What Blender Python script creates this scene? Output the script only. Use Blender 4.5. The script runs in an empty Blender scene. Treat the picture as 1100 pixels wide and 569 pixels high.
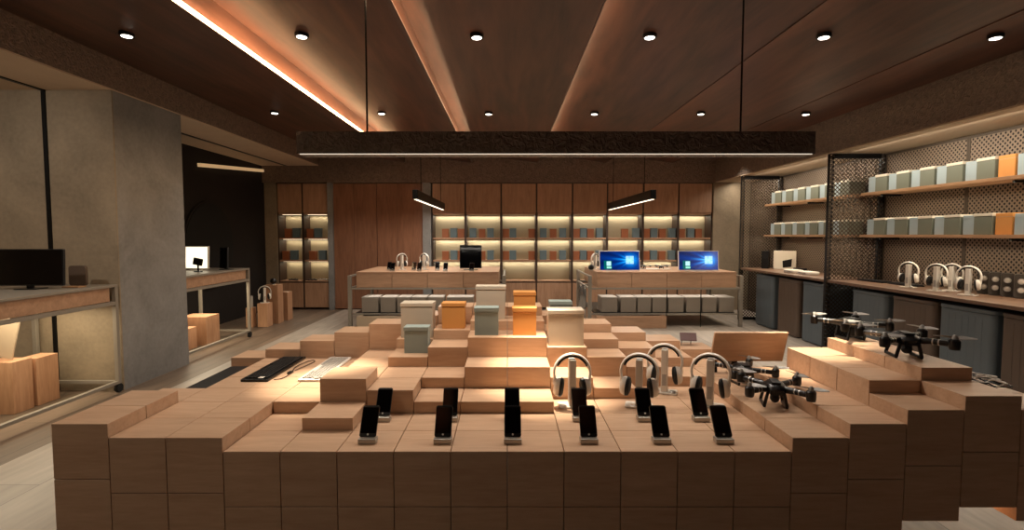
import bpy, bmesh, math, random
from mathutils import Vector, Matrix
random.seed(7)
PI = math.pi
SC = bpy.context.scene
COL = SC.collection
R = math.radians
ORD = ['first','second','third','fourth','fifth','sixth','seventh','eighth','ninth','tenth','eleventh','twelfth',
       'thirteenth','fourteenth','fifteenth','sixteenth','seventeenth','eighteenth','nineteenth','twentieth','twenty-first','twenty-second']

# ------------------------------------------------------------------ materials
def nt(name):
    m = bpy.data.materials.new(name); m.use_nodes = True
    n = m.node_tree.nodes; n.clear()
    out = n.new('ShaderNodeOutputMaterial'); b = n.new('ShaderNodeBsdfPrincipled')
    m.node_tree.links.new(b.outputs[0], out.inputs[0])
    return m, n, m.node_tree.links, b, out
def s2l(c):
    return tuple(((v/255.0)/12.92 if v/255.0 <= .04045 else ((v/255.0+.055)/1.055)**2.4) for v in c) + (1,)
def mix_col(n, l, fac, a, b):
    r = n.new('ShaderNodeMix'); r.data_type = 'RGBA'
    if hasattr(fac, 'links') or hasattr(fac, 'is_linked'): l.new(fac, r.inputs[0])
    else: r.inputs[0].default_value = fac
    for v, i in ((a, 6), (b, 7)):
        if isinstance(v, tuple): r.inputs[i].default_value = v
        else: l.new(v, r.inputs[i])
    return r.outputs[2]
def M(n, l, op, a, b=None, c=None):
    r = n.new('ShaderNodeMath'); r.operation = op
    for i, v in enumerate((a, b, c)):
        if v is None: continue
        if isinstance(v, (int, float)): r.inputs[i].default_value = v
        else: l.new(v, r.inputs[i])
    return r.outputs[0]
def plain(name, c, rough=.5, metal=0, vary=.12, scale=9, bump=0, spec=.5):
    m, n, l, b, o = nt(name)
    tc = n.new('ShaderNodeTexCoord'); nz = n.new('ShaderNodeTexNoise'); nz.inputs['Scale'].default_value = scale; nz.inputs['Detail'].default_value = 4
    l.new(tc.outputs['Object'], nz.inputs['Vector'])
    base = s2l(c); d = tuple(v*(1-vary) for v in base[:3]) + (1,); u = tuple(min(1, v*(1+vary)) for v in base[:3]) + (1,)
    l.new(mix_col(n, l, nz.outputs['Fac'], d, u), b.inputs['Base Color'])
    b.inputs['Roughness'].default_value = rough; b.inputs['Metallic'].default_value = metal
    b.inputs['Specular IOR Level'].default_value = spec
    if bump:
        bp = n.new('ShaderNodeBump'); bp.inputs['Strength'].default_value = bump; bp.inputs['Distance'].default_value = .02
        l.new(nz.outputs['Fac'], bp.inputs['Height']); l.new(bp.outputs[0], b.inputs['Normal'])
    return m
def wood(name, c1, c2, axis='X', scale=1.0, rough=.45, per_obj=.12, fine=1.0, spec=.4):
    m, n, l, b, o = nt(name)
    tc = n.new('ShaderNodeTexCoord'); oi = n.new('ShaderNodeObjectInfo')
    off = n.new('ShaderNodeVectorMath'); off.operation = 'MULTIPLY_ADD'
    cb = n.new('ShaderNodeCombineXYZ')
    for i in range(3): l.new(oi.outputs['Random'], cb.inputs[i])
    l.new(cb.outputs[0], off.inputs[0]); off.inputs[1].default_value = (37, 23, 51); l.new(tc.outputs['Object'], off.inputs[2])
    mp = n.new('ShaderNodeMapping'); k = {'X': (1.6, 14, 14), 'Y': (14, 1.6, 14), 'Z': (14, 14, 1.6)}[axis]
    mp.inputs['Scale'].default_value = tuple(v*scale for v in k); l.new(off.outputs[0], mp.inputs['Vector'])
    nz = n.new('ShaderNodeTexNoise'); nz.inputs['Scale'].default_value = 1.3; nz.inputs['Detail'].default_value = 7; nz.inputs['Roughness'].default_value = .62; nz.inputs['Distortion'].default_value = .7
    l.new(mp.outputs[0], nz.inputs['Vector'])
    nz2 = n.new('ShaderNodeTexNoise'); nz2.inputs['Scale'].default_value = 7*fine; nz2.inputs['Detail'].default_value = 3
    l.new(mp.outputs[0], nz2.inputs['Vector'])
    f = M(n, l, 'ADD', M(n, l, 'MULTIPLY', nz.outputs['Fac'], .75), M(n, l, 'MULTIPLY', nz2.outputs['Fac'], .3))
    rp = n.new('ShaderNodeValToRGB'); l.new(f, rp.inputs[0])
    rp.color_ramp.elements[0].position = .32; rp.color_ramp.elements[0].color = s2l(c1)
    rp.color_ramp.elements[1].position = .7; rp.color_ramp.elements[1].color = s2l(c2)
    hs = n.new('ShaderNodeHueSaturation'); l.new(rp.outputs[0], hs.inputs['Color'])
    l.new(M(n, l, 'ADD', M(n, l, 'MULTIPLY', oi.outputs['Random'], 2*per_obj), 1-per_obj), hs.inputs['Value'])
    l.new(hs.outputs[0], b.inputs['Base Color']); b.inputs['Roughness'].default_value = rough; b.inputs['Specular IOR Level'].default_value = spec
    return m
def emit(name, c, s, rough=.5):
    m, n, l, b, o = nt(name); b.inputs['Base Color'].default_value = s2l(c); b.inputs['Emission Color'].default_value = s2l(c); b.inputs['Emission Strength'].default_value = s
    b.inputs['Roughness'].default_value = rough
    return m
def concrete(name, c, rough=.75, bump=.15):
    m, n, l, b, o = nt(name)
    tc = n.new('ShaderNodeTexCoord')
    a = n.new('ShaderNodeTexNoise'); a.inputs['Scale'].default_value = 1.4; a.inputs['Detail'].default_value = 9; a.inputs['Roughness'].default_value = .62; a.inputs['Distortion'].default_value = .6
    q = n.new('ShaderNodeTexNoise'); q.inputs['Scale'].default_value = 26; q.inputs['Detail'].default_value = 5
    l.new(tc.outputs['Object'], a.inputs['Vector']); l.new(tc.outputs['Object'], q.inputs['Vector'])
    f = M(n, l, 'ADD', M(n, l, 'MULTIPLY', a.outputs['Fac'], .8), M(n, l, 'MULTIPLY', q.outputs['Fac'], .25))
    rp = n.new('ShaderNodeValToRGB'); l.new(f, rp.inputs[0]); base = s2l(c)
    rp.color_ramp.elements[0].position = .3; rp.color_ramp.elements[0].color = tuple(v*.62 for v in base[:3]) + (1,)
    rp.color_ramp.elements[1].position = .75; rp.color_ramp.elements[1].color = tuple(min(1, v*1.25) for v in base[:3]) + (1,)
    l.new(rp.outputs[0], b.inputs['Base Color']); b.inputs['Roughness'].default_value = rough
    bp = n.new('ShaderNodeBump'); bp.inputs['Strength'].default_value = bump; bp.inputs['Distance'].default_value = .01
    l.new(q.outputs['Fac'], bp.inputs['Height']); l.new(bp.outputs[0], b.inputs['Normal'])
    return m
def rough_plaster(name, c):
    m, n, l, b, o = nt(name)
    tc = n.new('ShaderNodeTexCoord'); v = n.new('ShaderNodeTexNoise'); v.inputs['Scale'].default_value = 24; v.inputs['Detail'].default_value = 2; v.inputs['Distortion'].default_value = 1.2
    l.new(tc.outputs['Object'], v.inputs['Vector'])
    base = s2l(c)
    l.new(mix_col(n, l, v.outputs['Fac'], tuple(x*.3 for x in base[:3]) + (1,), tuple(x*1.9 for x in base[:3]) + (1,)), b.inputs['Base Color'])
    bp = n.new('ShaderNodeBump'); bp.inputs['Strength'].default_value = .9; bp.inputs['Distance'].default_value = .03
    l.new(v.outputs['Fac'], bp.inputs['Height']); l.new(bp.outputs[0], b.inputs['Normal']); b.inputs['Roughness'].default_value = .55
    return m
def planks(name, c, w, h, vary=.3, rough=.38, rot=0):
    m, n, l, b, o = nt(name)
    tc = n.new('ShaderNodeTexCoord'); mp = n.new('ShaderNodeMapping'); mp.inputs['Rotation'].default_value = (0, 0, rot); l.new(tc.outputs['Object'], mp.inputs['Vector'])
    br = n.new('ShaderNodeTexBrick'); br.offset = .37; br.inputs['Scale'].default_value = 1; br.inputs['Brick Width'].default_value = w; br.inputs['Row Height'].default_value = h
    br.inputs['Mortar Size'].default_value = .003; br.inputs['Bias'].default_value = 0
    base = s2l(c)
    br.inputs['Color1'].default_value = tuple(v*(1-vary) for v in base[:3]) + (1,); br.inputs['Color2'].default_value = tuple(min(1, v*(1+vary)) for v in base[:3]) + (1,)
    br.inputs['Mortar'].default_value = tuple(v*.35 for v in base[:3]) + (1,)
    l.new(mp.outputs[0], br.inputs['Vector'])
    mp2 = n.new('ShaderNodeMapping'); mp2.inputs['Scale'].default_value = (1.2, 9, 1); l.new(mp.outputs[0], mp2.inputs['Vector'])
    nz = n.new('ShaderNodeTexNoise'); nz.inputs['Scale'].default_value = 1.6; nz.inputs['Detail'].default_value = 6; l.new(mp2.outputs[0], nz.inputs['Vector'])
    hs = n.new('ShaderNodeHueSaturation'); l.new(br.outputs['Color'], hs.inputs['Color'])
    l.new(M(n, l, 'ADD', M(n, l, 'MULTIPLY', nz.outputs['Fac'], .9), .55), hs.inputs['Value'])
    l.new(hs.outputs[0], b.inputs['Base Color']); b.inputs['Roughness'].default_value = rough; b.inputs['Specular IOR Level'].default_value = .35
    return m
def perforated(name, c, pitch, axes, thr, metal=.6, rough=.45):
    """metal sheet with a lozenge grid of see-through holes"""
    m, n, l, b, o = nt(name)
    tc = n.new('ShaderNodeTexCoord'); sp = n.new('ShaderNodeSeparateXYZ'); l.new(tc.outputs['Object'], sp.inputs[0])
    k = 2*PI/pitch
    cu = M(n, l, 'COSINE', M(n, l, 'MULTIPLY', sp.outputs[axes[0]], k)); cv = M(n, l, 'COSINE', M(n, l, 'MULTIPLY', sp.outputs[axes[1]], k))
    # rotated checkerboard: |cu+cv| large = centre of a hole
    f = M(n, l, 'GREATER_THAN', M(n, l, 'ABSOLUTE', M(n, l, 'ADD', cu, cv)), thr)
    b.inputs['Base Color'].default_value = s2l(c); b.inputs['Metallic'].default_value = metal; b.inputs['Roughness'].default_value = rough
    tr = n.new('ShaderNodeBsdfTransparent'); mx = n.new('ShaderNodeMixShader')
    l.new(f, mx.inputs[0]); l.new(b.outputs[0], mx.inputs[1]); l.new(tr.outputs[0], mx.inputs[2]); l.new(mx.outputs[0], o.inputs[0])
    return m

OAK = wood('pale_oak', (190, 151, 120), (212, 176, 144), 'X', 1.0, .42, .05)
OAKZ = wood('pale_oak_upright', (172, 126, 94), (202, 158, 124), 'Z', 1.0, .45, .1)
WALNUT = wood('walnut_ceiling', (42, 27, 21), (104, 68, 53), 'Y', .22, .42, .05, fine=.6, spec=.4)
DOORWOOD = wood('red_brown_wood', (116, 78, 58), (154, 108, 82), 'Z', .5, .4, .06)
CABWOOD = wood('cabinet_wood', (152, 114, 88), (188, 148, 118), 'Z', .8, .45, .07)
TABLEWOOD = wood('table_wood', (156, 120, 94), (188, 150, 120), 'X', .7, .45, .05)
COUNTER = wood('counter_wood', (84, 60, 46), (122, 92, 70), 'Y', .6, .4, .04)
SHELFWOOD = wood('shelf_wood', (150, 112, 80), (190, 148, 110), 'Y', .8, .45, .04)
CONC = concrete('grey_concrete', (136, 134, 132))
CONCB = concrete('beige_concrete', (146, 130, 108))
PLASTER = rough_plaster('rough_brown_plaster', (118, 98, 84))
BEAMMAT = rough_plaster('dark_speckled_casing', (92, 84, 80))
PALEPL = plain('pale_plaster', (172, 152, 128), .7, vary=.06, scale=3)
SOFFIT = plain('bounce_lit_soffit', (206, 184, 158), .7, vary=.1, scale=4)  # colour lightened to carry light bounced up from below
DARKW = plain('near_black_wall', (26, 19, 16), .95, vary=.2, scale=2)
FLOORM = planks('grey_oak_floor', (166, 155, 143), 2.4, .6, .14, .36, PI/2)
FLOORD = planks('brown_plank_floor', (112, 96, 82), 2.2, .28, .3, .42, PI/2)
METAL = plain('grey_steel', (150, 142, 130), .4, .25, .06, 6)
STEEL = plain('brushed_steel', (150, 148, 145), .25, .9, .08, 6)
DARKMETAL = plain('black_metal', (22, 21, 21), .4, .6, .15, 6)
BLACK = plain('black_plastic', (9, 9, 10), .32, 0, .2, 20)
BLACKSATIN = plain('satin_black', (14, 14, 15), .5, 0, .2, 20)
GLASSBLACK = plain('black_screen_glass', (4, 4, 5), .06, 0, .1, 5)
WHITE = plain('white_plastic', (226, 218, 206), .35, 0, .03, 8)
LIGHTGREY = plain('light_grey_plastic', (172, 166, 158), .4, 0, .05, 8)
ALU = plain('silver_aluminium', (176, 170, 162), .3, .6, .05, 8)
BOXBLUE = plain('grey_blue_card', (146, 158, 152), .65, 0, .03, 8)
BOXORANGE = plain('orange_card', (218, 150, 78), .6, 0, .04, 8)
BOXGREY = plain('warm_grey_card', (196, 182, 162), .65, 0, .03, 8)
BOXOLIVE = plain('grey_olive_card', (116, 120, 104), .65, 0, .04, 8)
BOXPALE = plain('pale_blue_card', (164, 180, 184), .6, 0, .03, 8)
RUST = plain('rust_orange_card', (152, 88, 52), .6, 0, .05, 8)
SLATE = plain('slate_blue_card', (98, 116, 122), .6, 0, .05, 8)
CREAM = plain('cream_lid', (226, 216, 196), .6, 0, .03, 8)
BINBLUE = plain('slate_grey_paint', (92, 102, 108), .5, .1, .06, 5)
BINBROWN = plain('brown_grey_paint', (92, 76, 64), .5, .1, .06, 5)
BINGREY = plain('storage_grey', (136, 126, 114), .55, .1, .05, 5)
BACKPANEL = plain('olive_beige_panel', (164, 150, 122), .6, 0, .06, 2.5)
CARCASS = plain('dark_brown_carcass', (60, 42, 32), .5, 0, .1, 5)
PERF = perforated('perforated_sheet', (138, 120, 102), .054, ('Y', 'Z'), 1.0, .35)
PERFX = perforated('perforated_screen_sheet', (84, 72, 61), .056, ('X', 'Z'), .66)
RUBBER = plain('black_rubber', (12, 12, 12), .7, 0, .2, 20)
DULLRED = plain('dark_red_plastic', (70, 30, 26), .4, 0, .1, 12)
PROP = plain('grey_propeller', (150, 146, 140), .35, 0, .05, 10)
LEDW = emit('warm_led', (255, 226, 180), 9)
LEDP = emit('pendant_led', (255, 240, 214), 2.2)
LEDC = emit('cove_led', (255, 214, 160), 10)
LEDS = emit('shelf_led', (255, 232, 190), 2.5)
LEDG = emit('warm_glow_led', (255, 160, 90), 2)
LEDDIM = emit('thin_led', (255, 240, 216), .75)
LENDIM = emit('spot_lens', (255, 240, 216), 2)
LENS = emit('lamp_lens', (255, 246, 232), 6)
DIMLED = emit('dim_led', (214, 176, 128), .55)
WHITESCREEN = emit('white_screen', (255, 244, 214), 1.5, .2)

# ------------------------------------------------------------------ mesh helpers
class MB:
    def __init__(s): s.bm = bmesh.new()
    def box(s, x0, x1, y0, y1, z0, z1):
        v = [s.bm.verts.new(p) for p in ((x0,y0,z0),(x1,y0,z0),(x1,y1,z0),(x0,y1,z0),(x0,y0,z1),(x1,y0,z1),(x1,y1,z1),(x0,y1,z1))]
        for f in ((0,3,2,1),(4,5,6,7),(0,1,5,4),(1,2,6,5),(2,3,7,6),(3,0,4,7)): s.bm.faces.new([v[i] for i in f])
        return s
    def obox(s, c, size, rot=(0,0,0)):
        mt = Matrix.Translation(c) @ (Matrix.Rotation(rot[2],4,'Z') @ Matrix.Rotation(rot[1],4,'Y') @ Matrix.Rotation(rot[0],4,'X'))
        a = [x/2 for x in size]
        v = [s.bm.verts.new(mt @ Vector(p)) for p in ((-a[0],-a[1],-a[2]),(a[0],-a[1],-a[2]),(a[0],a[1],-a[2]),(-a[0],a[1],-a[2]),(-a[0],-a[1],a[2]),(a[0],-a[1],a[2]),(a[0],a[1],a[2]),(-a[0],a[1],a[2]))]
        for f in ((0,3,2,1),(4,5,6,7),(0,1,5,4),(1,2,6,5),(2,3,7,6),(3,0,4,7)): s.bm.faces.new([v[i] for i in f])
        return s
    def rings(s, rings, cap=True, close=False):
        vs = [[s.bm.verts.new(p) for p in r] for r in rings]
        n = len(vs[0]); m = len(vs)
        for a in range(m if close else m-1):
            b = (a+1) % m
            for i in range(n):
                s.bm.faces.new((vs[a][i], vs[a][(i+1) % n], vs[b][(i+1) % n], vs[b][i]))
        if cap and not close:
            s.bm.faces.new(list(reversed(vs[0]))); s.bm.faces.new(vs[-1])
        return s
    def tube(s, path, r, n=10, ry=None, up=(0,0,1), close=False):
        path = [Vector(p) for p in path]; rr = []
        for i, p in enumerate(path):
            if close: t = path[(i+1) % len(path)] - path[i-1]
            else: t = path[min(i+1, len(path)-1)] - path[max(i-1, 0)]
            t.normalize(); u = Vector(up)
            if abs(t.dot(u)) > .96: u = Vector((0,1,0)) if abs(t.y) < .9 else Vector((1,0,0))
            a = t.cross(u).normalized(); b = a.cross(t).normalized()
            q = r[i] if isinstance(r, (list, tuple)) else r; q2 = ry if ry else q
            rr.append([p + a*math.cos(2*PI*k/n)*q + b*math.sin(2*PI*k/n)*q2 for k in range(n)])
        return s.rings(rr, True, close)
    def lathe(s, prof, c=(0,0,0), n=24, axis='Z'):
        rr = []
        for r, h in prof:
            ring = []
            for k in range(n):
                a = 2*PI*k/n; x, y = max(r, 1e-4)*math.cos(a), max(r, 1e-4)*math.sin(a)
                p = {'Z': (x, y, h), 'X': (h, x, y), 'Y': (y, h, x)}[axis]
                ring.append(Vector(p) + Vector(c))
            rr.append(ring)
        return s.rings(rr)
    def ellipsoid(s, c, rad, n=20, m=10):
        rr = []
        for j in range(1, m):
            t = PI*j/m - PI/2
            rr.append([Vector(c) + Vector((rad[0]*math.cos(t)*math.cos(2*PI*k/n), rad[1]*math.cos(t)*math.sin(2*PI*k/n), rad[2]*math.sin(t))) for k in range(n)])
        return s.rings(rr)
    def prism(s, poly, lo, hi, axis='Y'):
        def P(a, b, h): return {'Y': (a, h, b), 'X': (h, a, b), 'Z': (a, b, h)}[axis]
        return s.rings([[Vector(P(a, b, lo)) for a, b in poly], [Vector(P(a, b, hi)) for a, b in poly]])
    def rrect(s, w, h, r, lo, hi, axis='Y', c=(0, 0), seg=5):
        poly = []
        for cx, cz, a0 in ((w/2-r, h/2-r, 0), (-w/2+r, h/2-r, 90), (-w/2+r, -h/2+r, 180), (w/2-r, -h/2+r, 270)):
            for k in range(seg+1):
                a = R(a0+90*k/seg); poly.append((c[0]+cx+r*math.cos(a), c[1]+cz+r*math.sin(a)))
        return s.prism(poly, lo, hi, axis)
    def xf(s, mt):
        s.bm.transform(mt); return s
    def build(s, name, mat, parent=None, bevel=0, smooth=False, seg=2):
        bmesh.ops.recalc_face_normals(s.bm, faces=s.bm.faces[:])
        me = bpy.data.meshes.new(name); s.bm.to_mesh(me); s.bm.free()
        me.materials.append(mat)
        o = bpy.data.objects.new(name, me); COL.objects.link(o)
        if parent: o.parent = parent
        if smooth:
            for p in me.polygons: p.use_smooth = True
            me.set_sharp_from_angle(angle=R(38))
        if bevel:
            b = o.modifiers.new('edge', 'BEVEL'); b.width = bevel; b.segments = seg; b.limit_method = 'ANGLE'; b.angle_limit = R(40)
        return o
def tag(o, label, cat, group=None, kind=None):
    o['label'] = label; o['category'] = cat
    if group: o['group'] = group
    if kind: o['kind'] = kind
    return o
def thing(name, label, cat, loc=(0,0,0), rz=0, group=None):
    o = bpy.data.objects.new(name, None); COL.objects.link(o); o.empty_display_size = .1
    o.location = loc; o.rotation_euler = (0, 0, rz)
    return tag(o, label, cat, group)
def dup(root, loc, rz, label, group=None, rot=None):
    kids = {}
    for c in bpy.data.objects:
        if c.parent is not None: kids.setdefault(c.parent.name, []).append(c)
    def rec(o, par):
        c = o.copy(); COL.objects.link(c)
        if par is not None: c.parent = par
        for k in kids.get(o.name, []): rec(k, c)
        return c
    r = rec(root, None); r.location = loc; r.rotation_euler = rot if rot else (0, 0, rz)
    r['label'] = label
    if group: r['group'] = group
    return r
def struct(name, mb, mat, label=None, bevel=0):
    o = mb.build(name, mat, None, bevel); o['kind'] = 'structure'
    if label: o['label'] = label
    return o
def light(kind, name, loc, energy, color, rot=(0,0,0), size=.1, size_y=None, spot=None, blend=.6, spread=None):
    d = bpy.data.lights.new(name, kind); d.energy = energy; d.color = color
    if kind == 'AREA':
        d.shape = 'RECTANGLE'; d.size = size; d.size_y = size_y or size
        if spread: d.spread = spread
    else:
        d.shadow_soft_size = size
    if kind == 'SPOT': d.spot_size = spot; d.spot_blend = blend
    o = bpy.data.objects.new(name, d); COL.objects.link(o); o.location = loc; o.rotation_euler = rot
    return o
WARM = (1, .8, .6); WARM2 = (1, .89, .76); NEUT = (1, .92, .8)

# ------------------------------------------------------------------ room shell
XL, XR, YB = -3.95, 4.36, 11.2
struct('floor', MB().box(-3.52, 5.3, -1, 11.9, -.1, 0), FLOORM)
struct('floor_passage', MB().box(-6, -3.52, -1, 11.9, -.1, 0), FLOORD)
ridge = [(-3.95, 3.36), (-2.14, 3.10), (-2.14, 3.30), (-.78, 3.10), (-.78, 3.30), (.62, 3.10), (.62, 3.30), (2.04, 3.10), (2.04, 3.30), (3.44, 3.10), (3.44, 3.30), (4.36, 3.16)]
struct('ceiling', MB().prism(ridge + [(4.36, 3.6), (-3.95, 3.6)], -1, 11.1, 'Y'), WALNUT)
struct('wall_back', MB().box(-6, 5.3, 11.62, 11.8, 0, 3.6), CARCASS)
struct('trim_1', MB().box(-6, 5.3, 11.1, 11.62, 2.69, 3.6), PLASTER)
struct('trim_2', MB().box(-5.75, XL, -1, 11.1, 3.055, 3.6), PLASTER)
struct('trim_3', MB().box(XR, 5.3, -1, 11.1, 2.71, 3.6), rough_plaster('brown_stucco', (112, 97, 85)))
struct('trim_4', MB().box(XR+.002, 5.25, -1, 11.1, 2.695, 2.71), PALEPL)
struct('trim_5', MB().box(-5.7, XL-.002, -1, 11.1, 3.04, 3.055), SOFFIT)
struct('trim_6', MB().box(4.35, 5.3, 11.15, 11.62, 0, 2.69), CONCB)
struct('trim_7', MB().box(-1.79, -1.615, 11.14, 11.62, 0, 2.69), CONC)
struct('trim_8', MB().box(-3.79, -3.69, 11.12, 11.62, 0, 2.69), CONC)
struct('trim_9', MB().box(-5.13, -4.88, 11.16, 11.62, 0, 2.69), CONCB)
struct('concrete_column', MB().box(-5.75, XL, 5.35, 6.45, 0, 3.04), CONC, 'grey concrete pier between the niche and the passage')
struct('wall_left_lit_face', MB().box(-5.75, XL, 5.335, 5.35, 0, 3.04), CONCB)  # thin sheet over the pier's concrete, beige tone stands in for warm light
struct('wall_left', MB().box(-5.4, -5.14, 6.45, 11.62, 0, 3.04), DARKW)
struct('wall_left_niche', MB().box(-5.9, -5.75, -1, 6.5, 0, 3.04), CONCB)
struct('wall_right', MB().box(5.17, 5.3, -1, 11.62, 0, 2.71), plain('dark_backing_wall', (38, 32, 27), .8))
mb = MB().box(-4.645, -4.605, 5.322, 5.335, 0, 3.04).box(-4.645, -4.605, -1, 5.35, 3.03, 3.04).box(-4.645, -4.605, 6.45, 11.1, 3.03, 3.04)
struct('trim_10', mb, DARKMETAL)
# two tall wood door leaves on the back wall
for k, (x0, x1) in enumerate(((-3.685, -2.775), (-2.765, -1.795))):
    d = struct('door_%d' % (k+1), MB().box(x0, x1, 11.2, 11.28, .02, 2.68), DOORWOOD, None, .004)
    MB().box(x0+.43, x0+.434, 11.197, 11.2, .02, 2.68).build('panel_joint', CARCASS, d)

# ------------------------------------------------------------------ ceiling lights
def make_downlight(loc, label):
    t = thing('downlight', label, 'ceiling light', loc, 0, 'round ceiling downlights')
    MB().lathe([(.043,-.032),(.056,-.032),(.056,-.004),(.043,-.004)], n=28).build('housing', DARKMETAL, t, 0, True)
    MB().lathe([(.0,-.036),(.038,-.035),(.042,-.031),(.0,-.031)], n=24).build('lens', LENS, t)
    return t
dl = None
panels = ['over the grey pier', 'on the panel beside the bright cove strip', 'on the second panel from the bright cove strip', 'on the third panel from the bright cove strip', 'on the fourth panel from the bright cove strip', 'above the perforated wall bays']
for row, (y, where) in enumerate(((4.37, 'nearer'), (7.09, 'farther'))):
    for k, x in enumerate((-3.09, -1.67, -.248, 1.156, 2.57, 3.965)):
        z = 3.23
        for a, b in zip(ridge[:-1], ridge[1:]):
            if a[0] <= x <= b[0] and b[0] > a[0]: z = a[1] + (b[1]-a[1])*(x-a[0])/(b[0]-a[0])
        lab = 'round black downlight, %s row, %s' % (where, panels[k])
        if dl is None: dl = make_downlight((x, y, z+.002), lab)
        else: dup(dl, (x, y, z+.002), 0, lab)
        light('SPOT', 'downlight_beam', (x, y, z-.06), 70, WARM2, (0,0,0), .05, spot=R(110 if k < 5 else 76), blend=.9)
for y, e in ((1.65, 60), (9.81, 95)):      # the next rows of the same downlights, out of the picture
    for x in (-3.09, -1.67, -.248, 1.156, 2.57, 3.965):
        light('SPOT', 'downlight_beam', (x, y, 3.1), e if y > 2 else e*(.5 if x < -1 else .06), WARM2, (0,0,0), .05, spot=R(110), blend=.9)
light('SPOT', 'niche_fill', (-4.75, 3.1, 3.0), 88, WARM2, (R(50), 0, 0), .06, spot=R(115), blend=.9)  # added unseen spot, brightens the niche wall and soffit
# cove strips along the steps of the ceiling
for k, (x, e) in enumerate(((-2.14, 46), (-.78, 30), (.62, 12), (2.04, 7), (3.44, 4))):
    if k == 0:
        st = MB().box(x+.001, x+.04, 0, 9.8, 3.092, 3.104).build('cove_light_strip', LEDC)
        tag(st, 'bright white linear light along the ceiling step on the pier side', 'ceiling light')
    else: struct('ceiling_ledge', MB().box(x+.001, x+(.04 if k == 1 else .012), 0, 11.08, 3.092, 3.1), WALNUT)
    light('AREA', 'cove_glow', (x+(.11 if k < 2 else .05), 5.0, 3.115), e*1.3, (1, .66, .38), (0, R(116 if k < 2 else 205), 0), .03, 9.6)

# hanging beam over the island
t = thing('hanging_beam', 'long dark speckled beam lamp hanging on two rods above the wooden platform', 'pendant lamp', (.29, 3.2, 2.085))
MB().box(-1.56, 1.565, 0, .14, 0, .135).build('casing', BEAMMAT, t, .004)
MB().box(-1.54, 1.545, -.0012, .004, -.003, .002).build('light_strip', LEDDIM, t)
for x in (-1.15, 1.14): MB().tube([(x, .07, .134), (x, .07, 1.16)], .006, 8).build('rod', DARKMETAL, t, 0, True)
light('AREA', 'beam_glow', (.29, 3.24, 2.07), 24, WARM2, (0,0,0), 3.0, .05)
for x, e, dx, dy in ((-1.11, 200, 0.0, -.10), (.22, 250, 0, -.14), (1.92, 160, 0, -.05)):
    o = light('SPOT', 'beam_spot', (x, 3.28, 2.06), e, (1, .86, .66), (0,0,0), .02, spot=R(38), blend=.9)
    o.rotation_euler = (R(0)+math.atan2(dy, 1.2), 0, 0)

# linear pendants over the two tables
def pendant(x, label):
    t = thing('linear_pendant', label, 'pendant lamp', (x, 7.6, 2.1), 0, 'black linear pendants')
    MB().box(-.04, .04, 0, 3.3, .012, .145).build('housing', DARKMETAL, t, .004)
    MB().box(-.02, .02, .03, 3.27, .006, .0115).build('diffuser', LEDP, t)
    for y in (.52, 2.9): MB().tube([(0, y, .14), (0, y, 1.06)], .006, 8).build('cord', DARKMETAL, t, 0, True)
    light('AREA', 'pendant_glow', (x, 9.2, 2.09), 26, NEUT, (0,0,0), .06, 3.1)
pendant(-1.325, 'black linear pendant lamp above the table with the black monitor')
pendant(2.1, 'black linear pendant lamp above the table with two blue screens')

# ------------------------------------------------------------------ stepped oak platform
P, Y0 = .2525, 2.28
def H(i, L): return .64 + .0625*L
HM = {-8: [2,2,1,0,0,0,1], -7: [1]*6+[2], -6: [1]*6+[3], -5: [0,0,1,1,1,1,4], -4: [0,1,3,2,2,2,5], -3: [0,0,2,2,3,4,6], -2: [0,0,1,2,4,5,7],
      -1: [0,0,1,3,5,6,7], 0: [0,0,1,3,5,6,7], 1: [0,0,0,2,4,5,6], 2: [0,0,0,1,3,4,5], 3: [0,0,0,0,2,3,4], 4: [0,0,0,0,1,2,3], 5: [1,1,1,1,1,1,2],
      6: [2,2,2,2], 7: [3,4,4,4], 8: [4,5,5,5], 9: [3,3,3]}
plat = thing('display_platform', 'large stepped display platform made of pale oak cubes in the middle of the shop', 'display platform', (.125, Y0, 0))
OX, OY = .125, Y0
rest = MB(); cand = []
for i, col in HM.items():
    for j, L in enumerate(col):
        z = H(i, L); x0 = i*P; y0 = Y0+j*P
        front = z - (H(i, col[j-1]) if j > 0 else z-P)
        area = P/(y0*y0)*(1.6-z)*.3 + max(front, 0)*P/(y0*y0)*1.5
        cand.append((area, i, j, 0))
        if j == 0: cand.append((.05, i, j, 1))
        else: cand.append((0, i, j, 1))
cand.sort(reverse=True)
for n_, (a, i, j, low) in enumerate(cand):
    z = H(i, HM[i][j]); g = .0018
    b = (i*P+g-OX, (i+1)*P-g-OX, Y0+j*P+g-OY, Y0+(j+1)*P-g-OY, z-P+g, z) if not low else (i*P+g-OX, (i+1)*P-g-OX, Y0+j*P+g-OY, Y0+(j+1)*P-g-OY, z-2*P, z-P-g)
    if n_ < 99:
        mb = MB().box(b[0]-(b[0]+b[1])/2, b[1]-(b[0]+b[1])/2, b[2]-(b[2]+b[3])/2, b[3]-(b[2]+b[3])/2, b[4]-b[5], 0)
        o = mb.build('block', OAK, plat, .0012, False, 1); o.location = ((b[0]+b[1])/2, (b[2]+b[3])/2, b[5])
    else: rest.box(*b)
o = rest.build('rear_blocks', OAK, plat); o['kind'] = 'stuff'
MB().box(-1.15-OX, 1.1-OX, .12, 1.4, 0, .134).build('plinth', CARCASS, plat)
MB().box(2.04-OX, 2.2-OX, .06, .1, .372, .384).build('light_strip', LEDG, plat)
light('AREA', 'platform_glow', (2.1, Y0+.14, .37), .35, (1, .56, .3), (0, R(-40), 0), .1, .1)
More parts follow.
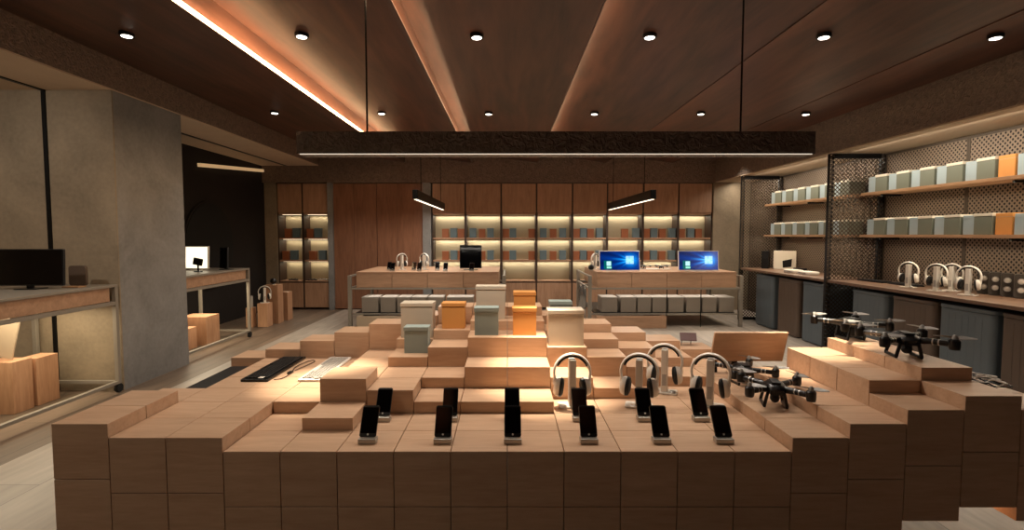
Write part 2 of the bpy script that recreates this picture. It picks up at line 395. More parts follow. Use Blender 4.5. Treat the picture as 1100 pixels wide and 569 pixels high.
# leaning board that closes the drone steps
t = thing('leaning_board', 'pale oak board standing tilted behind the two small drones on the steps', 'board', (1.56, Y0+4*P+.12, H(0,2)+.002))
MB().obox((0, -.045, .112), (.47, .02, .21), (R(18), 0, 0)).build('board_face', OAK, t, .003)
for fx in (-.23, -.1): MB().box(fx, fx+.04, -.02, .03, -.0635, .025).build('foot', DARKMETAL, t)

# ------------------------------------------------------------------ products on the platform
def gift_box(name, label, loc, w, d, h, mat, group):
    t = thing(name, label, 'box', (loc[0], loc[1], loc[2]+.0006), 0, group)
    MB().box(-w/2+.004, w/2-.004, -d/2+.004, d/2-.004, 0, h-.028).build('body', mat, t, .0015)
    MB().box(-w/2+.007, w/2-.007, -d/2+.007, d/2-.007, h-.03, h-.024).build('shadow_gap', BLACKSATIN, t)
    MB().box(-w/2, w/2, -d/2, d/2, h-.026, h).build('lid', mat, t, .0025)
    return t
def yy(j): return Y0+j*P
GB = 'lidded gift boxes on the oak steps'
gift_box('gift_box', 'small grey-blue lidded box in front of a tall warm grey one', (-.595, yy(4.62), H(0,3)), .163, .11, .172, BOXBLUE, GB)
gift_box('gift_box', 'warm grey lidded box directly behind a small grey-blue box', (-.625, yy(5.5), H(0,4)), .226, .15, .24, BOXGREY, GB)
gift_box('gift_box', 'orange lidded box standing alone between two warm grey boxes', (-.373, yy(5.45), H(0,5)), .165, .12, .178, BOXORANGE, GB)
gift_box('gift_box', 'grey-blue lidded box in front of the tallest warm grey box', (-.135, yy(4.5), H(0,5)), .16, .12, .178, BOXBLUE, GB)
gift_box('gift_box', 'tallest warm grey lidded box, on the highest oak steps', (-.116, yy(5.55), H(0,6)), .21, .13, .23, BOXGREY, GB)
gift_box('gift_box', 'orange lidded box on the lower step, in front of its twin', (.111, yy(4.5), H(0,5)), .158, .12, .178, BOXORANGE, GB)
gift_box('gift_box', 'orange lidded box on the higher step, half hidden by its twin', (.12, yy(5.5), H(0,6)), .158, .12, .19, BOXORANGE, GB)
gift_box('gift_box', 'broad warm grey lidded box hiding a grey-blue box behind it', (.376, yy(4.5), H(0,4)), .235, .16, .228, BOXGREY, GB)
gift_box('gift_box', 'grey-blue lidded box with only its lid showing behind a broad grey box', (.37, yy(5.5), H(0,5)), .158, .12, .187, BOXBLUE, GB)

# phones on stands
def make_stand(loc, label, group):
    t = thing('phone_stand', label, 'phone stand', loc, 0, group)
    MB().box(-.041, .041, -.012, .035, 0, .024).build('base', ALU, t, .003)
    MB().obox((0, .054, .062), (.03, .006, .10), (R(-35), 0, 0)).build('back_rest', ALU, t, .001)
    return t
def make_phone(loc, label, group):
    t = thing('smartphone', label, 'phone', loc, 0, group)
    mt = Matrix.Rotation(R(-35), 4, 'X')
    MB().rrect(.078, .147, .01, -.004, .004, 'Y', (0, .0735)).xf(mt).build('body', BLACK, t, .001)
    MB().rrect(.072, .12, .003, -.0048, -.0041, 'Y', (0, .077)).xf(mt).build('screen', GLASSBLACK, t)
    MB().lathe([(.0045, -.0056), (.0045, -.0042)], (0, 0, .011), 14, 'Y').xf(mt).build('home_button', WHITE, t)
    return t
PX = (-.645, -.298, .025, .377, .712, 1.0)
st0 = ph0 = None
rank = ['first', 'second', 'third', 'fourth', 'fifth', 'last']
for rn, y in (('front', 2.372), ('back', 2.66)):
    for k, x in enumerate(PX):
        ls = 'silver phone stand in the %s row of six, %s from the keyboard end' % (rn, rank[k])
        lp = 'black smartphone in the %s row of six, %s from the keyboard end' % (rn, rank[k])
        z = H(0, 0)+.0006
        if st0 is None:
            st0 = make_stand((x, y, z), ls, 'phone stands on the platform'); ph0 = make_phone((x, y+.006, z+.0275), lp, 'smartphones on the platform')
        else:
            dup(st0, (x, y, z), 0, ls); dup(ph0, (x, y+.006, z+.0275), 0, lp)

# headphones and their stands
def make_hstand(loc, rz, label, group):
    t = thing('headphone_stand', label, 'headphone stand', loc, rz, group)
    MB().rrect(.15, .1, .012, 0, .01, 'Z').build('base', WHITE, t, .002)
    MB().box(-.019, .019, -.034, .034, .01, .268).build('post', WHITE, t, .004)
    MB().box(-.012, .012, -.0355, -.034, .05, .12).build('post_label', LIGHTGREY, t)
    MB().lathe([(0,.01),(.016,.01),(.018,.016),(.012,.022),(0,.022)], (.05, -.03, 0), 16).build('clip', ALU, t, 0, True)
    return t
def make_headphones(loc, rz, label, group):
    t = thing('headphones', label, 'headphones', loc, rz, group)
    def arch(dr):
        pts = []
        for k in range(25):
            a = R(-22 + 224*k/24)
            pts.append(((.101-dr)*math.cos(a), 0, .192 + (.104-dr)*math.sin(a)))
        return pts
    MB().tube(arch(0), .0075, 10, .018, (0,1,0)).build('headband', WHITE, t, 0, True)
    MB().tube(arch(.0125)[5:20], .006, 8, .016, (0,1,0)).build('band_pad', BLACKSATIN, t, 0, True)
    for sg in (-1, 1):
        mt = Matrix.Translation((sg*.08, 0, .112)) @ Matrix.Rotation(sg*R(12), 4, 'Z') @ Matrix.Rotation(sg*R(-7), 4, 'Y')
        c = MB().lathe([(0,.022),(.024,.021),(.034,.013),(.038,-.002),(.0375,-.012),(0,-.012)], n=28, axis='X')
        for v in c.bm.verts: v.co.x *= sg; v.co.z *= 1.42
        c.xf(mt).build('ear_cup', WHITE, t, 0, True)
        c = MB().lathe([(.012,-.028),(.026,-.033),(.037,-.027),(.040,-.0125),(0.01,-.0125)], n=28, axis='X')
        for v in c.bm.verts: v.co.x *= sg; v.co.z *= 1.4
        c.xf(mt).build('ear_pad', BLACKSATIN, t, 0, True)
        MB().tube([(sg*.0965, 0, .16), (sg*.098, 0, .125)], .009, 8, .013).build('yoke', WHITE, t, 0, True)
    return t
HP = [((.362, 2.9, H(0,0)), 0, 'beside the pale step, nearest the gift boxes'), ((.737, 2.9, H(0,0)), R(-16), 'in the middle, standing in front of another pair'),
      ((.957, 3.16, H(0,0)), R(-20), 'set furthest back, behind the other three pairs'), ((1.135, 2.9, H(0,0)), R(-26), 'closest to the small drones')]
hs0 = hp0 = None
for loc, rz, w in HP:
    loc = (loc[0], loc[1], loc[2]+.0006)
    ls = 'white headphone stand on the platform %s' % w; lp = 'white black-padded headphones on the platform %s' % w
    if hs0 is None: hs0 = make_hstand(loc, rz, ls, 'headphone stands on the platform'); hp0 = make_headphones(loc, rz, lp, 'headphones on the platform')
    else: dup(hs0, loc, rz, ls); dup(hp0, loc, rz, lp)

# keyboards
def keyboard(label, cx, y0, y1, z, w, body, keys, tagm):
    t = thing('keyboard', label, 'keyboard', (cx, (y0+y1)/2, z+.0006)); d = (y1-y0)
    MB().rrect(w, d, .012, 0, .014, 'Z').build('body', body, t, .002)
    nx, ny = 6, 18; kw = (w-.03)/nx; kd = (d-.06)/ny
    k = MB()
    for a in range(nx):
        for b in range(ny):
            if a == 0 and 5 < b < 11: continue
            k.box(-w/2+.015+a*kw+.0025, -w/2+.015+(a+1)*kw-.0025, -d/2+.03+b*kd+.0025, -d/2+.03+(b+1)*kd-.0025, .0141, .02)
    o = k.build('keycaps', keys, t); o['kind'] = 'stuff'
    MB().box(.02, .05, -d/2+.012, -d/2+.045, .0205, .0215).build('sticker', tagm, t)
    return t
keyboard('long black keyboard lying on the oak steps with a white sticker', -1.548, yy(3.5), yy(5.95), H(0,1), .17, BLACK, BLACKSATIN, WHITE)
keyboard('white keyboard lying on the oak steps under a bright spot', -1.205, yy(3.5), yy(5.9), H(0,1), .155, WHITE, LIGHTGREY, LIGHTGREY)
mb = MB(); pts = [(-1.44, 3.2, .708), (-1.40, 3.24, .708), (-1.40, 3.36, .708), (-1.43, 3.5, .708), (-1.42, 3.62, .708), (-1.39, 3.70, .708), (-1.36, 3.66, .708), (-1.38, 3.52, .708), (-1.40, 3.42, .709)]
def smooth(pts, n=6):
    out = []; P_ = [Vector(p) for p in pts]
    for i in range(len(P_)-1):
        a, b, c, d = P_[max(i-1,0)], P_[i], P_[i+1], P_[min(i+2, len(P_)-1)]
        for k in range(n):
            t = k/n; out.append(.5*((2*b)+(c-a)*t+(2*a-5*b+4*c-d)*t*t+(3*b-a-3*c+d)*t**3))
    return out + [P_[-1]]
t = thing('usb_cable', 'thin brown looped cable lying between the black and white keyboards', 'cable', (0, 0, 0))
MB().tube(smooth(pts), .003, 8).build('lead', plain('brown_lead', (62, 40, 28), .5), t, 0, True)
MB().box(-1.42, -1.395, 3.34, 3.39, .7032, .715).build('plug', BLACK, t, .002)
o = tag(MB().rrect(.2, .72, .01, 0, .008, 'Z').build('desk_mat', BLACKSATIN), 'flat black mat on the lowest oak step near the pale floor', 'mat')
o.location = (-1.9, yy(4.45), H(0,0)+.0005)

# drones
def make_drone(loc, rz, label, group):
    t = thing('drone', label, 'drone', loc, rz, group); zb = .088
    MB().ellipsoid((0,0,zb+.012), (.095, .062, .034), 22, 10).box(-.085, .085, -.034, .034, zb-.014, zb+.008).build('body', BLACK, t, 0, True)
    MB().box(-.03, .065, -.024, .024, zb+.036, zb+.048).build('top_plate', BLACKSATIN, t, .004)
    for k in range(4):
        a = R(45+90*k); dx, dy = math.cos(a), math.sin(a); D = .215
        A = MB().tube([(dx*.045, dy*.045, zb+.008), (dx*.12, dy*.12, zb+.014), (dx*D, dy*D, zb+.014)], [.021, .0155, .0145], 10).build('arm', BLACK, t, 0, True)
        for q in (.125, .15): MB().tube([(dx*q, dy*q, zb+.014), (dx*(q+.006), dy*(q+.006), zb+.014)], .0166, 12).build('arm_ring', ALU, A, 0, True)
        m = MB().lathe([(0,-.02),(.022,-.02),(.025,-.008),(.025,.026),(.017,.034),(0,.034)], (dx*D, dy*D, zb+.008), 18).build('motor', BLACK, t, 0, True)
        pr = MB(); pa = a + R((20, 75, 35, 110)[k])
        for sgn in (0, PI):
            q = pa+sgn; ux, uy = math.cos(q), math.sin(q); nx, ny = -uy, ux
            ring = []
            for r_, wd, tw in ((.008, .007, .004), (.03, .014, .006), (.055, .013, .004), (.085, .004, .001)):
                c = Vector((dx*D+ux*r_, dy*D+uy*r_, zb+.05))
                ring.append([c+Vector((nx*wd, ny*wd, tw)), c+Vector((nx*wd, ny*wd, tw+.0025)), c+Vector((-nx*wd, -ny*wd, -tw+.0025)), c+Vector((-nx*wd, -ny*wd, -tw))])
            pr.rings(ring)
        pr.lathe([(0,.034),(.016,.034),(.014,.044),(.006,.054),(0,.055)], (dx*D, dy*D, zb+.008), 14)
        pr.build('propeller', PROP, m, 0, True)
    for sg in (-1, 1):
        MB().tube([(-.058, sg*.04, zb), (-.058, sg*.058, .012), (-.058, sg*.058, .009), (.058, sg*.058, .009), (.058, sg*.058, .012), (.058, sg*.04, zb)], .009, 8).build('landing_leg', BLACK, t, 0, True)
    MB().ellipsoid((.03,0,zb-.04), (.026, .026, .026), 14, 8).box(.01, .05, -.016, .016, zb-.032, zb-.008).build('camera', BLACKSATIN, t, 0, True)
    return t
DG = 'drones on the platform'
def ang(dx, dy): return math.atan2(dy, dx) - R(45)
d0 = make_drone((1.405, 2.73, H(0,1)+.0006), ang(.10, -.18), 'black quadcopter drone on the narrow low step, closest to the front edge', DG)
dup(d0, (1.42, 3.14, H(0,1)+.0006), ang(.16, -.12), 'black quadcopter drone on the low step, half behind the white headphones').scale = (.85, .85, .9)
dup(d0, (2.11, 2.77, H(0,5)+.0006), ang(.22, -.36), 'black quadcopter drone at the near end of the highest drone step')
dup(d0, (2.13, 3.24, H(0,5)+.0006), ang(.29, -.25), 'black quadcopter drone next to the perforated screen, on the highest step').scale = (.92, .92, 1)

d0.scale = (.92, .92, 1)
# cables in a heap on the end step
t = thing('cable_heap', 'heap of tangled white cables on the end step by the storage bins', 'cable', (2.42, 2.66, H(0,3)))
for name, mat, n_, sx in (('white_lead', WHITE, 26, .09), ('black_lead', BLACK, 12, .08)):
    pts = [(random.uniform(-sx, sx), random.uniform(-.14, .16), random.uniform(.004, .06)) for _ in range(n_)]
    MB().tube(smooth(pts, 5), .0032, 6).build(name, mat, t, 0, True)
# small tilted reader at the far edge of the platform
t = thing('tablet', 'small dark red tablet tilted on a thin wire stand on the rear step', 'tablet', (1.37, yy(6.6), H(0,2)+.004))
MB().obox((0, 0, .06), (.12, .085, .008), (R(32), 0, R(-14))).build('screen', DULLRED, t, .002)
MB().tube([(-.06, -.02, 0), (-.045, .0, .055)], .003, 6).tube([(.03, .03, 0), (.03, .02, .06)], .003, 6).build('wire_stand', DARKMETAL, t, 0, True)

# ------------------------------------------------------------------ back wall shelving
ZS = (2.05, 1.525, 1.05, .62)          # underside of door, shelf, shelf, lower cabinet top
def shelf_unit(x0, x1, label, group, lower_gap=True):
    t = thing('shelf_unit', label, 'shelf unit', ((x0+x1)/2, YB, 0), 0, group); w = (x1-x0)/2
    for s in (-1, 1): MB().box(s*w-(.0 if s < 0 else .022), s*w+(.022 if s < 0 else 0), 0, .4, 0, 2.68).build('side_panel', CARCASS, t)
    MB().box(-w+.022, w-.022, .36, .38, .02, 2.66).build('back_panel', BACKPANEL, t)
    for z in ZS[:3]: MB().box(-w+.022, w-.022, .01, .36, z-.02, z+.012).build('shelf', CABWOOD, t, .002)
    MB().box(-w+.022, w-.022, .03, .36, 2.06, 2.66).build('upper_box', CARCASS, t)
    MB().box(-w+.016, w-.016, -.012, .008, 2.065, 2.675).build('door', CABWOOD, t, .002)
    MB().box(-w+.022, w-.022, .02, .36, .02, .585).build('lower_box', CARCASS, t)
    MB().box(-w+.022, w-.022, .0, .36, .6, .62).build('shelf', CABWOOD, t, .002)
    MB().box(-w+.016, w-.016, -.012, .008, .05, .575).build('door', CABWOOD, t, .002)
    return t
bx = (-1.6, -.89, -.13, .62, 1.38, 2.12, 2.88, 3.63, 4.345)
for k in range(8):
    shelf_unit(bx[k]+.001, bx[k+1]-.001, 'wall shelf bay with lit back and wood doors, %s from the tall wood doors' % ORD[k], 'lit shelf bays on the back wall')
for k, (a, b) in enumerate(((-4.875, -4.345), (-4.34, -3.795))):
    t = shelf_unit(a, b, 'narrow lit shelf bay by the dark passage, %s' % ('nearest the passage' if k == 0 else 'beside the tall wood doors'), 'narrow lit shelf bays')
    for z in ZS[:3]: MB().box(-.2, .2, .10, .115, z-.027, z-.021).build('light_strip', LEDS, t)
for z, e in ((2.02, 20), (1.495, 19), (1.02, 16)):
    light('AREA', 'shelf_glow', (1.37, 11.5, z-.012), e, (1, .91, .74), (R(0), 0, 0), 5.85, .03)
    light('AREA', 'shelf_glow', (-4.33, 11.5, z-.012), 2.0, (1, .86, .64), (R(0), 0, 0), 1.0, .03)

# product boxes on the back shelves
def carton(name, w, d, h, mat):
    return MB().box(-w/2+.003, w/2-.003, -d/2+.003, d/2-.003, 0, h-.04).box(-w/2, w/2, -d/2, d/2, h-.04, h).build(name, mat, None, .002)
co = carton('product_box', .142, .12, .19, RUST); cs = carton('product_box', .146, .12, .205, SLATE)
used = set()
def put_box(src, loc, label, group, rz=0):
    o = src if src.name not in used else src.copy()
    if src.name in used: COL.objects.link(o)
    used.add(src.name); o.location = loc; o.rotation_euler = (0, 0, rz)
    return tag(o, label, 'box', group)
main = [(478.8,'o'),(487.7,'b'),(496.5,'o'),(508.3,'b'),(518,'o'),(527,'b'),(537.3,'o'),(548,'b'),(573.2,'o'),(583.4,'b'),(594,'o'),(604.2,'b'),(613.2,'o'),(624,'b'),(632.4,'o'),(643.4,'b'),
        (670.5,'o'),(682.5,'b'),(691.4,'o'),(701.5,'b'),(710.5,'o'),(721.5,'b'),(730.9,'o'),(740.8,'b'),(749,'o')]
for shelf, z, nm in ((0, ZS[1]+.0125, 'upper'), (1, ZS[2]+.0125, 'middle')):
    cnt = {'o': 0, 'b': 0}
    for px, c in main:
        x = (px-545)*11.33/565
        # keep clear of the uprights
        for u in bx:
            if abs(x-u) < .1: x = u + (.1 if x >= u else -.1)
        if cnt['o']+cnt['b'] and x < lastx+.15:
            x = lastx+.15
            for u in bx:
                if abs(x-u) < .1: x = u+.1
        lastx = x
        nth = ORD[cnt[c]] if cnt[c] < len(ORD) else str(cnt[c]); cnt[c] += 1
        put_box(co if c == 'o' else cs, (x, 11.32, z), '%s box on the %s back-wall shelf, %s of its colour from the wood doors' % ('rust orange' if c == 'o' else 'slate blue', nm, nth), 'boxes on the %s back shelf' % nm)
for z, nm, lst in ((ZS[1]+.0125, 'upper', ((311,'o'),(319.6,'b'),(334.5,'o'),(342.5,'b'))), (ZS[2]+.0125, 'lower', ((308,'o'),(316.5,'b'),(336.5,'o'),(347,'b')))):
    for k, (px, c) in enumerate(lst):
        put_box(co if c == 'o' else cs, ((px-545)*11.33/565, 11.32, z), '%s box on the %s shelf of the narrow lit bay %s' % ('rust orange' if c == 'o' else 'slate blue', nm, 'nearest the passage' if k < 2 else 'beside the wood doors'), 'boxes in the narrow lit bays')
def flat_pad(label, loc, mat):
    t = thing('game_controller', label, 'controller', loc); t.scale = (.76,)*3
    MB().ellipsoid((0,0,.025), (.12, .06, .02), 18, 8).ellipsoid((-.1,-.04,.022), (.04,.06,.02), 12, 6).ellipsoid((.1,-.04,.022), (.04,.06,.02), 12, 6).build('shell', mat, t, 0, True)
    for s in (-.05, .05): MB().lathe([(.012,.04),(.015,.055),(0,.055)], (s, -.02, 0), 12).build('stick', BLACK, t, 0, True)
flat_pad('black controller on the bottom shelf of the bay nearest the passage', (-4.6, 11.3, .622), BLACK)
flat_pad('black controller on the bottom shelf of the bay beside the wood doors', (-4.19, 11.3, .622), BLACK)
flat_pad('pale grey controller on the bottom shelf beside the wood doors', (-3.95, 11.3, .622), LIGHTGREY)

# ------------------------------------------------------------------ centre tables
def centre_table(x0, x1, label, extra=()):
    y0, y1 = 9.05, 10.6
    t = thing('display_table', label, 'table', ((x0+x1)/2, (y0+y1)/2, 0)); w = (x1-x0)/2; d = (y1-y0)/2
    MB().box(-w+.15, w-.12, -d, d, .935, .96).build('table_top', TABLEWOOD, t, .003)
    n = 4; ww = (2*w-.27)/n
    for k in range(n): MB().box(-w+.15+k*ww+.003, -w+.15+(k+1)*ww-.003, -d+.008, d-.008, .69, .934).build('drawer', TABLEWOOD, t, .002)
    L = MB()
    for y in (-d, d-.03): L.box(-w+.06, w-.06, y, y+.03, .655, .685)
    for x in (-w+.01, w-.04):
        L.box(x, x+.03, -d+.06, d-.06, .655, .685); L.box(x, x+.03, -d+.06, d-.06, .865, .895)
    L.box(-w+.06, w-.06, -.02, .02, .655, .686)
    L.build('frame_rail', METAL, t, .002)
    for x in (-w, w-.06):
        for y in (-d, d-.06): MB().box(x, x+.06, y, y+.06, 0, .895).build('leg', METAL, t, .003)
    MB().box(-w+.12, w-.12, -d+.05, d-.05, .222, .246).build('lower_shelf', DARKMETAL, t, .002)
    for y in (-d+.02, d-.05): MB().box(-w+.05, w-.05, y, y+.02, .21, .24).build('shelf_rail', METAL, t)
    for x in extra: MB().box(x-(x0+x1)/2-.006, x-(x0+x1)/2+.006, -d+.002, -d+.014, 0, .66).build('rod', DARKMETAL, t)
    light('AREA', 'under_table_glow', ((x0+x1)/2, 9.3, .65), 6, WARM2, (0,0,0), 2.2, .1)
    return t
centre_table(-2.76, -.03, 'metal framed wood display table carrying phones and a black monitor')
centre_table(1.40, 4.08, 'metal framed wood display table carrying two blue screens', (2.76, 3.35))
def storage_box(x0, x1, label, group, y0=9.12, d=.42, z=.2465, h=.27):
    t = thing('storage_box', label, 'box', ((x0+x1)/2, y0, z), 0, group); w = (x1-x0)/2
    MB().box(-w, w, 0, d, 0, h-.018).build('body', BINGREY, t, .006)
    MB().box(-w-.002, w+.002, -.003, d+.003, h-.018, h).build('lid', LIGHTGREY, t, .004)
for k, (a, b) in enumerate(((389,406.5),(409,425),(427,441),(442.5,458),(460,476),(480,508))):
    storage_box((a-545)*9.2/565, (b-545)*9.2/565, 'grey storage box under the phone table, %s from the tall wood doors' % ORD[k], 'storage boxes under the phone table')
for k, (a, b) in enumerate(((646,663),(666.5,683),(684.5,699),(700.5,716),(717.5,734),(737,752.5),(754,769),(772,788))):
    storage_box((a-545)*9.2/565, (b-545)*9.2/565, 'grey storage box under the screen table, %s from the steel pole end' % ORD[k], 'storage boxes under the screen table')
o = tag(MB().box(-2.58, -.5, 8.92, 9.0, 0, .205).box(-2.58, -2.5, 9.0, 10.2, 0, .205).box(-.58, -.5, 9.0, 10.2, 0, .205).build('plinth', PALEPL, None, .004), 'pale low plinth under the phone table', 'plinth')
o = tag(MB().box(1.53, 2.72, 8.92, 9.0, 0, .205).box(1.53, 1.6, 9.0, 10.2, 0, .205).box(2.65, 2.72, 9.0, 10.2, 0, .205).build('plinth', TABLEWOOD, None, .004), 'brown low wood plinth under the screen table', 'plinth')
t = thing('post_stand', 'slim steel canister on a black pole at the end of the screen table', 'stand', (1.27, 8.85, 0))
MB().lathe([(0,.36),(.055,.36),(.066,.38),(.066,.72),(.05,.76),(0,.77)], n=22).build('canister', STEEL, t, 0, True)
MB().tube([(0,0,.015),(0,0,.36)], .016, 12).build('pole', BLACK, t, 0, True)
MB().lathe([(0,0),(.11,0),(.11,.012),(.02,.02),(0,.02)], n=24).build('base', BLACK, t, 0, True)
TZ = .96
# phones on the far table
for k, (px, y) in enumerate(((416, 9.42), (422.5, 9.2), (443, 9.42), (451, 9.2), (468.5, 9.42), (479, 9.2), (507, 9.18))):
    x = (px-545)*9.3/565
    dup(st0, (x, y, TZ), 0, 'small silver phone stand on the far table, %s from the tall wood doors' % ORD[k], 'phone stands on the far table')
    dup(ph0, (x, y+.006, TZ+.0275), 0, 'small black smartphone on the far table, %s from the tall wood doors' % ORD[k], 'smartphones on the far table')
for x, y, rz, w in ((-1.93, 9.62, R(35), 'on the far phone table, nearest the tall wood doors'), (-1.52, 9.62, R(-30), 'on the far phone table, beside the black monitor side'),
                    (1.62, 9.7, R(40), 'at the end of the screen table, by the steel pole'), (2.09, 9.95, R(10), 'hidden behind the first blue screen')):
    dup(hs0, (x, y, TZ), rz, 'white headphone stand ' + w, 'headphone stands on the far tables'); dup(hp0, (x, y, TZ), rz, 'white headphones ' + w, 'headphones on the far tables')
def monitor(name, label, loc, w, h, lift, frame, screen, rz=0, tilt=-6, foot=.22, group=None, uv=False):
    t = thing(name, label, 'monitor', loc, rz, group); mt = Matrix.Translation((0, 0, lift)) @ Matrix.Rotation(R(tilt), 4, 'X')
    MB().rrect(w, h, .01, 0, .028, 'Y', (0, h/2)).xf(mt).build('housing', frame, t, .003)
    m = .012
    bmq = MB(); vs = [bmq.bm.verts.new(mt @ Vector(p)) for p in ((-w/2+m, -.0012, m), (w/2-m, -.0012, m), (w/2-m, -.0012, h-m), (-w/2+m, -.0012, h-m))]
    f = bmq.bm.faces.new(vs); ul = bmq.bm.loops.layers.uv.new('UVMap')
    for lp, q in zip(f.loops, ((0,0),(1,0),(1,1),(0,1))): lp[ul].uv = q
    me = bpy.data.meshes.new('screen'); bmq.bm.to_mesh(me); bmq.bm.free(); me.materials.append(screen)
    so = bpy.data.objects.new('screen', me); COL.objects.link(so); so.parent = t
    MB().box(-.03, .03, .035, .055, .008, lift+h*.5).build('stand', frame, t, .003)
    MB().rrect(foot, .16, .02, 0, .01, 'Z', (0, .05)).build('foot', frame, t, .002)
    return t
def desktop():
    m, n, l, b, o = nt('blue_desktop_picture')
    uv = n.new('ShaderNodeUVMap'); sp = n.new('ShaderNodeSeparateXYZ'); l.new(uv.outputs[0], sp.inputs[0]); u, v = sp.outputs[0], sp.outputs[1]
    du = M(n, l, 'MULTIPLY', M(n, l, 'SUBTRACT', u, .78), 1.9); dv = M(n, l, 'SUBTRACT', v, .52)
    d2 = M(n, l, 'ADD', M(n, l, 'MULTIPLY', du, du), M(n, l, 'MULTIPLY', dv, dv)); d = M(n, l, 'SQRT', d2)
    glow = M(n, l, 'POWER', 2.718, M(n, l, 'MULTIPLY', d, -3.4))
    # light shafts fanning out to one side
    at = M(n, l, 'ARCTAN2', dv, M(n, l, 'MULTIPLY', du, -1)); sh = M(n, l, 'ADD', M(n, l, 'MULTIPLY', M(n, l, 'SINE', M(n, l, 'MULTIPLY', at, 15)), .5), .5)
    fan = M(n, l, 'POWER', M(n, l, 'MAXIMUM', M(n, l, 'COSINE', at), 0), 5)
    shaft = M(n, l, 'MULTIPLY', M(n, l, 'MULTIPLY', sh, fan), M(n, l, 'POWER', 2.718, M(n, l, 'MULTIPLY', d, -1.1)))
    lum = M(n, l, 'ADD', glow, M(n, l, 'MULTIPLY', shaft, .55))
    rp = n.new('ShaderNodeValToRGB'); l.new(lum, rp.inputs[0]); e = rp.color_ramp.elements
    e[0].position = 0; e[0].color = (.0, .006, .06, 1); e[1].position = 1; e[1].color = (.45, .9, 1, 1)
    for p, c in ((.22, (.0, .03, .22, 1)), (.5, (.0, .2, .68, 1)), (.78, (.05, .55, .95, 1))):
        q = e.new(p); q.color = c
    # four pale panes
    def band(x, a, b_): return M(n, l, 'MULTIPLY', M(n, l, 'GREATER_THAN', x, a), M(n, l, 'LESS_THAN', x, b_))
    pu = M(n, l, 'ADD', band(u, .66, .745), band(u, .755, .86)); pv = M(n, l, 'ADD', band(v, .32, .515), band(v, .535, .75))
    c1 = mix_col(n, l, M(n, l, 'MULTIPLY', M(n, l, 'MULTIPLY', pu, pv), .55), rp.outputs[0], (.55, .93, 1, 1))
    menu = M(n, l, 'MULTIPLY', band(u, .10, .30), band(v, .04, .5)); c2 = mix_col(n, l, menu, c1, (.0, .10, .10, 1))
    tile = M(n, l, 'MULTIPLY', band(u, .17, .28), band(v, .22, .46)); c3 = mix_col(n, l, tile, c2, (.45, .85, .9, 1))
    bar = M(n, l, 'MULTIPLY', band(u, .17, .29), band(v, .08, .17)); c4 = mix_col(n, l, bar, c3, (.3, .75, .55, 1))
    b.inputs['Base Color'].default_value = (0,0,0,1); l.new(c4, b.inputs['Emission Color']); b.inputs['Emission Strength'].default_value = 1.35; b.inputs['Roughness'].default_value = .15
    return m
DESK = desktop()
monitor('monitor', 'silver monitor with blue desktop picture, nearer the steel pole', (1.975, 9.22, TZ), .72, .35, .012, WHITE, DESK, R(2), -7, .24, 'monitors on the screen table')
monitor('monitor', 'silver monitor with blue desktop picture, nearer the perforated screens', (3.36, 9.22, TZ), .70, .35, .012, WHITE, DESK, R(-3), -7, .24, 'monitors on the screen table')
monitor('monitor', 'upright black monitor with a blank screen on the phone table', (-.665, 9.55, TZ), .40, .42, .03, BLACK, GLASSBLACK, R(4), -4, .26)
for k, x in enumerate((2.52, 2.86)):
    o = tag(MB().rrect(.32, .22, .01, 0, .008, 'Z').build('tray', WHITE, None, .001), 'white tray under the %s small drone between the blue screens' % ORD[k], 'tray', 'trays between the blue screens'); o.location = (x, 9.75, TZ+.0005)
    dup(d0, (x, 9.75, TZ+.009), R(20+60*k), '%s small black drone lying between the two blue screens' % ORD[k], 'drones on the screen table').scale = (.62, .62, .5)
t = thing('desk_speaker', 'small black round speaker on the end of the screen table', 'speaker', (1.42+.09, 9.45, TZ))
MB().ellipsoid((0,0,.055), (.055,.055,.05), 20, 10).build('shell', BLACK, t, 0, True); MB().lathe([(0,0),(.04,0),(.04,.012),(0,.012)], n=18).build('foot', ALU, t)

# ------------------------------------------------------------------ side tables along the passage
def side_table(y0, y1, label, ztop=1.1, x1=-3.94):
    x0 = -4.8; k = ztop/1.1
    t = thing('rolling_table', label, 'table', ((x0+x1)/2, (y0+y1)/2, 0), 0, 'rolling tables along the concrete wall'); w = (x1-x0)/2; d = (y1-y0)/2
    MB().box(-w, w, -d, d, 1.075*k, 1.1*k).build('table_top', METAL, t, .003)
    MB().box(-w+.02, w-.02, -d+.02, d-.09, .935*k, 1.074*k).build('drawer', TABLEWOOD, t, .003)
    L = MB()
    for x in (-w, w-.04): L.box(x, x+.04, -d+.04, d-.04, .895*k, .93*k); L.box(x, x+.04, -d+.04, d-.04, .09, .12)
    for y in (-d, d-.04): L.box(-w+.04, w-.04, y, y+.04, .895*k, .93*k); L.box(-w+.04, w-.04, y, y+.04, .09, .12)
    L.build('frame_rail', METAL, t, .002)
    for x in (-w, w-.04):
        for y in (-d, d-.04):
            MB().box(x, x+.04, y, y+.04, .09, 1.074*k).build('leg', METAL, t, .002)
            c = MB().lathe([(0,-.018),(.042,-.018),(.045,-.012),(.045,.012),(.042,.018),(0,.018)], (x+.02, y+.02, .0455), 20, 'X').build('caster', RUBBER, t, 0, True)
    light('AREA', 'under_table_glow', ((x0+x1)/2, (y0+y1)/2+.3*d, .885*k), 16, (1, .84, .58), (0,0,0), .6, d*1.2)
    return t
side_table(3.2, 5.3, 'rolling grey steel table in the concrete niche, black monitor on top', 1.1)
side_table(6.47, 8.17, 'rolling grey steel table in the dark passage, lit screen on top', 1.085, -4.01)
monitor('monitor', 'wide black monitor on the niche table by the concrete wall', (-4.39, 4.78, 1.1005), .66, .335, .035, BLACK, GLASSBLACK, R(2), -3, .2)
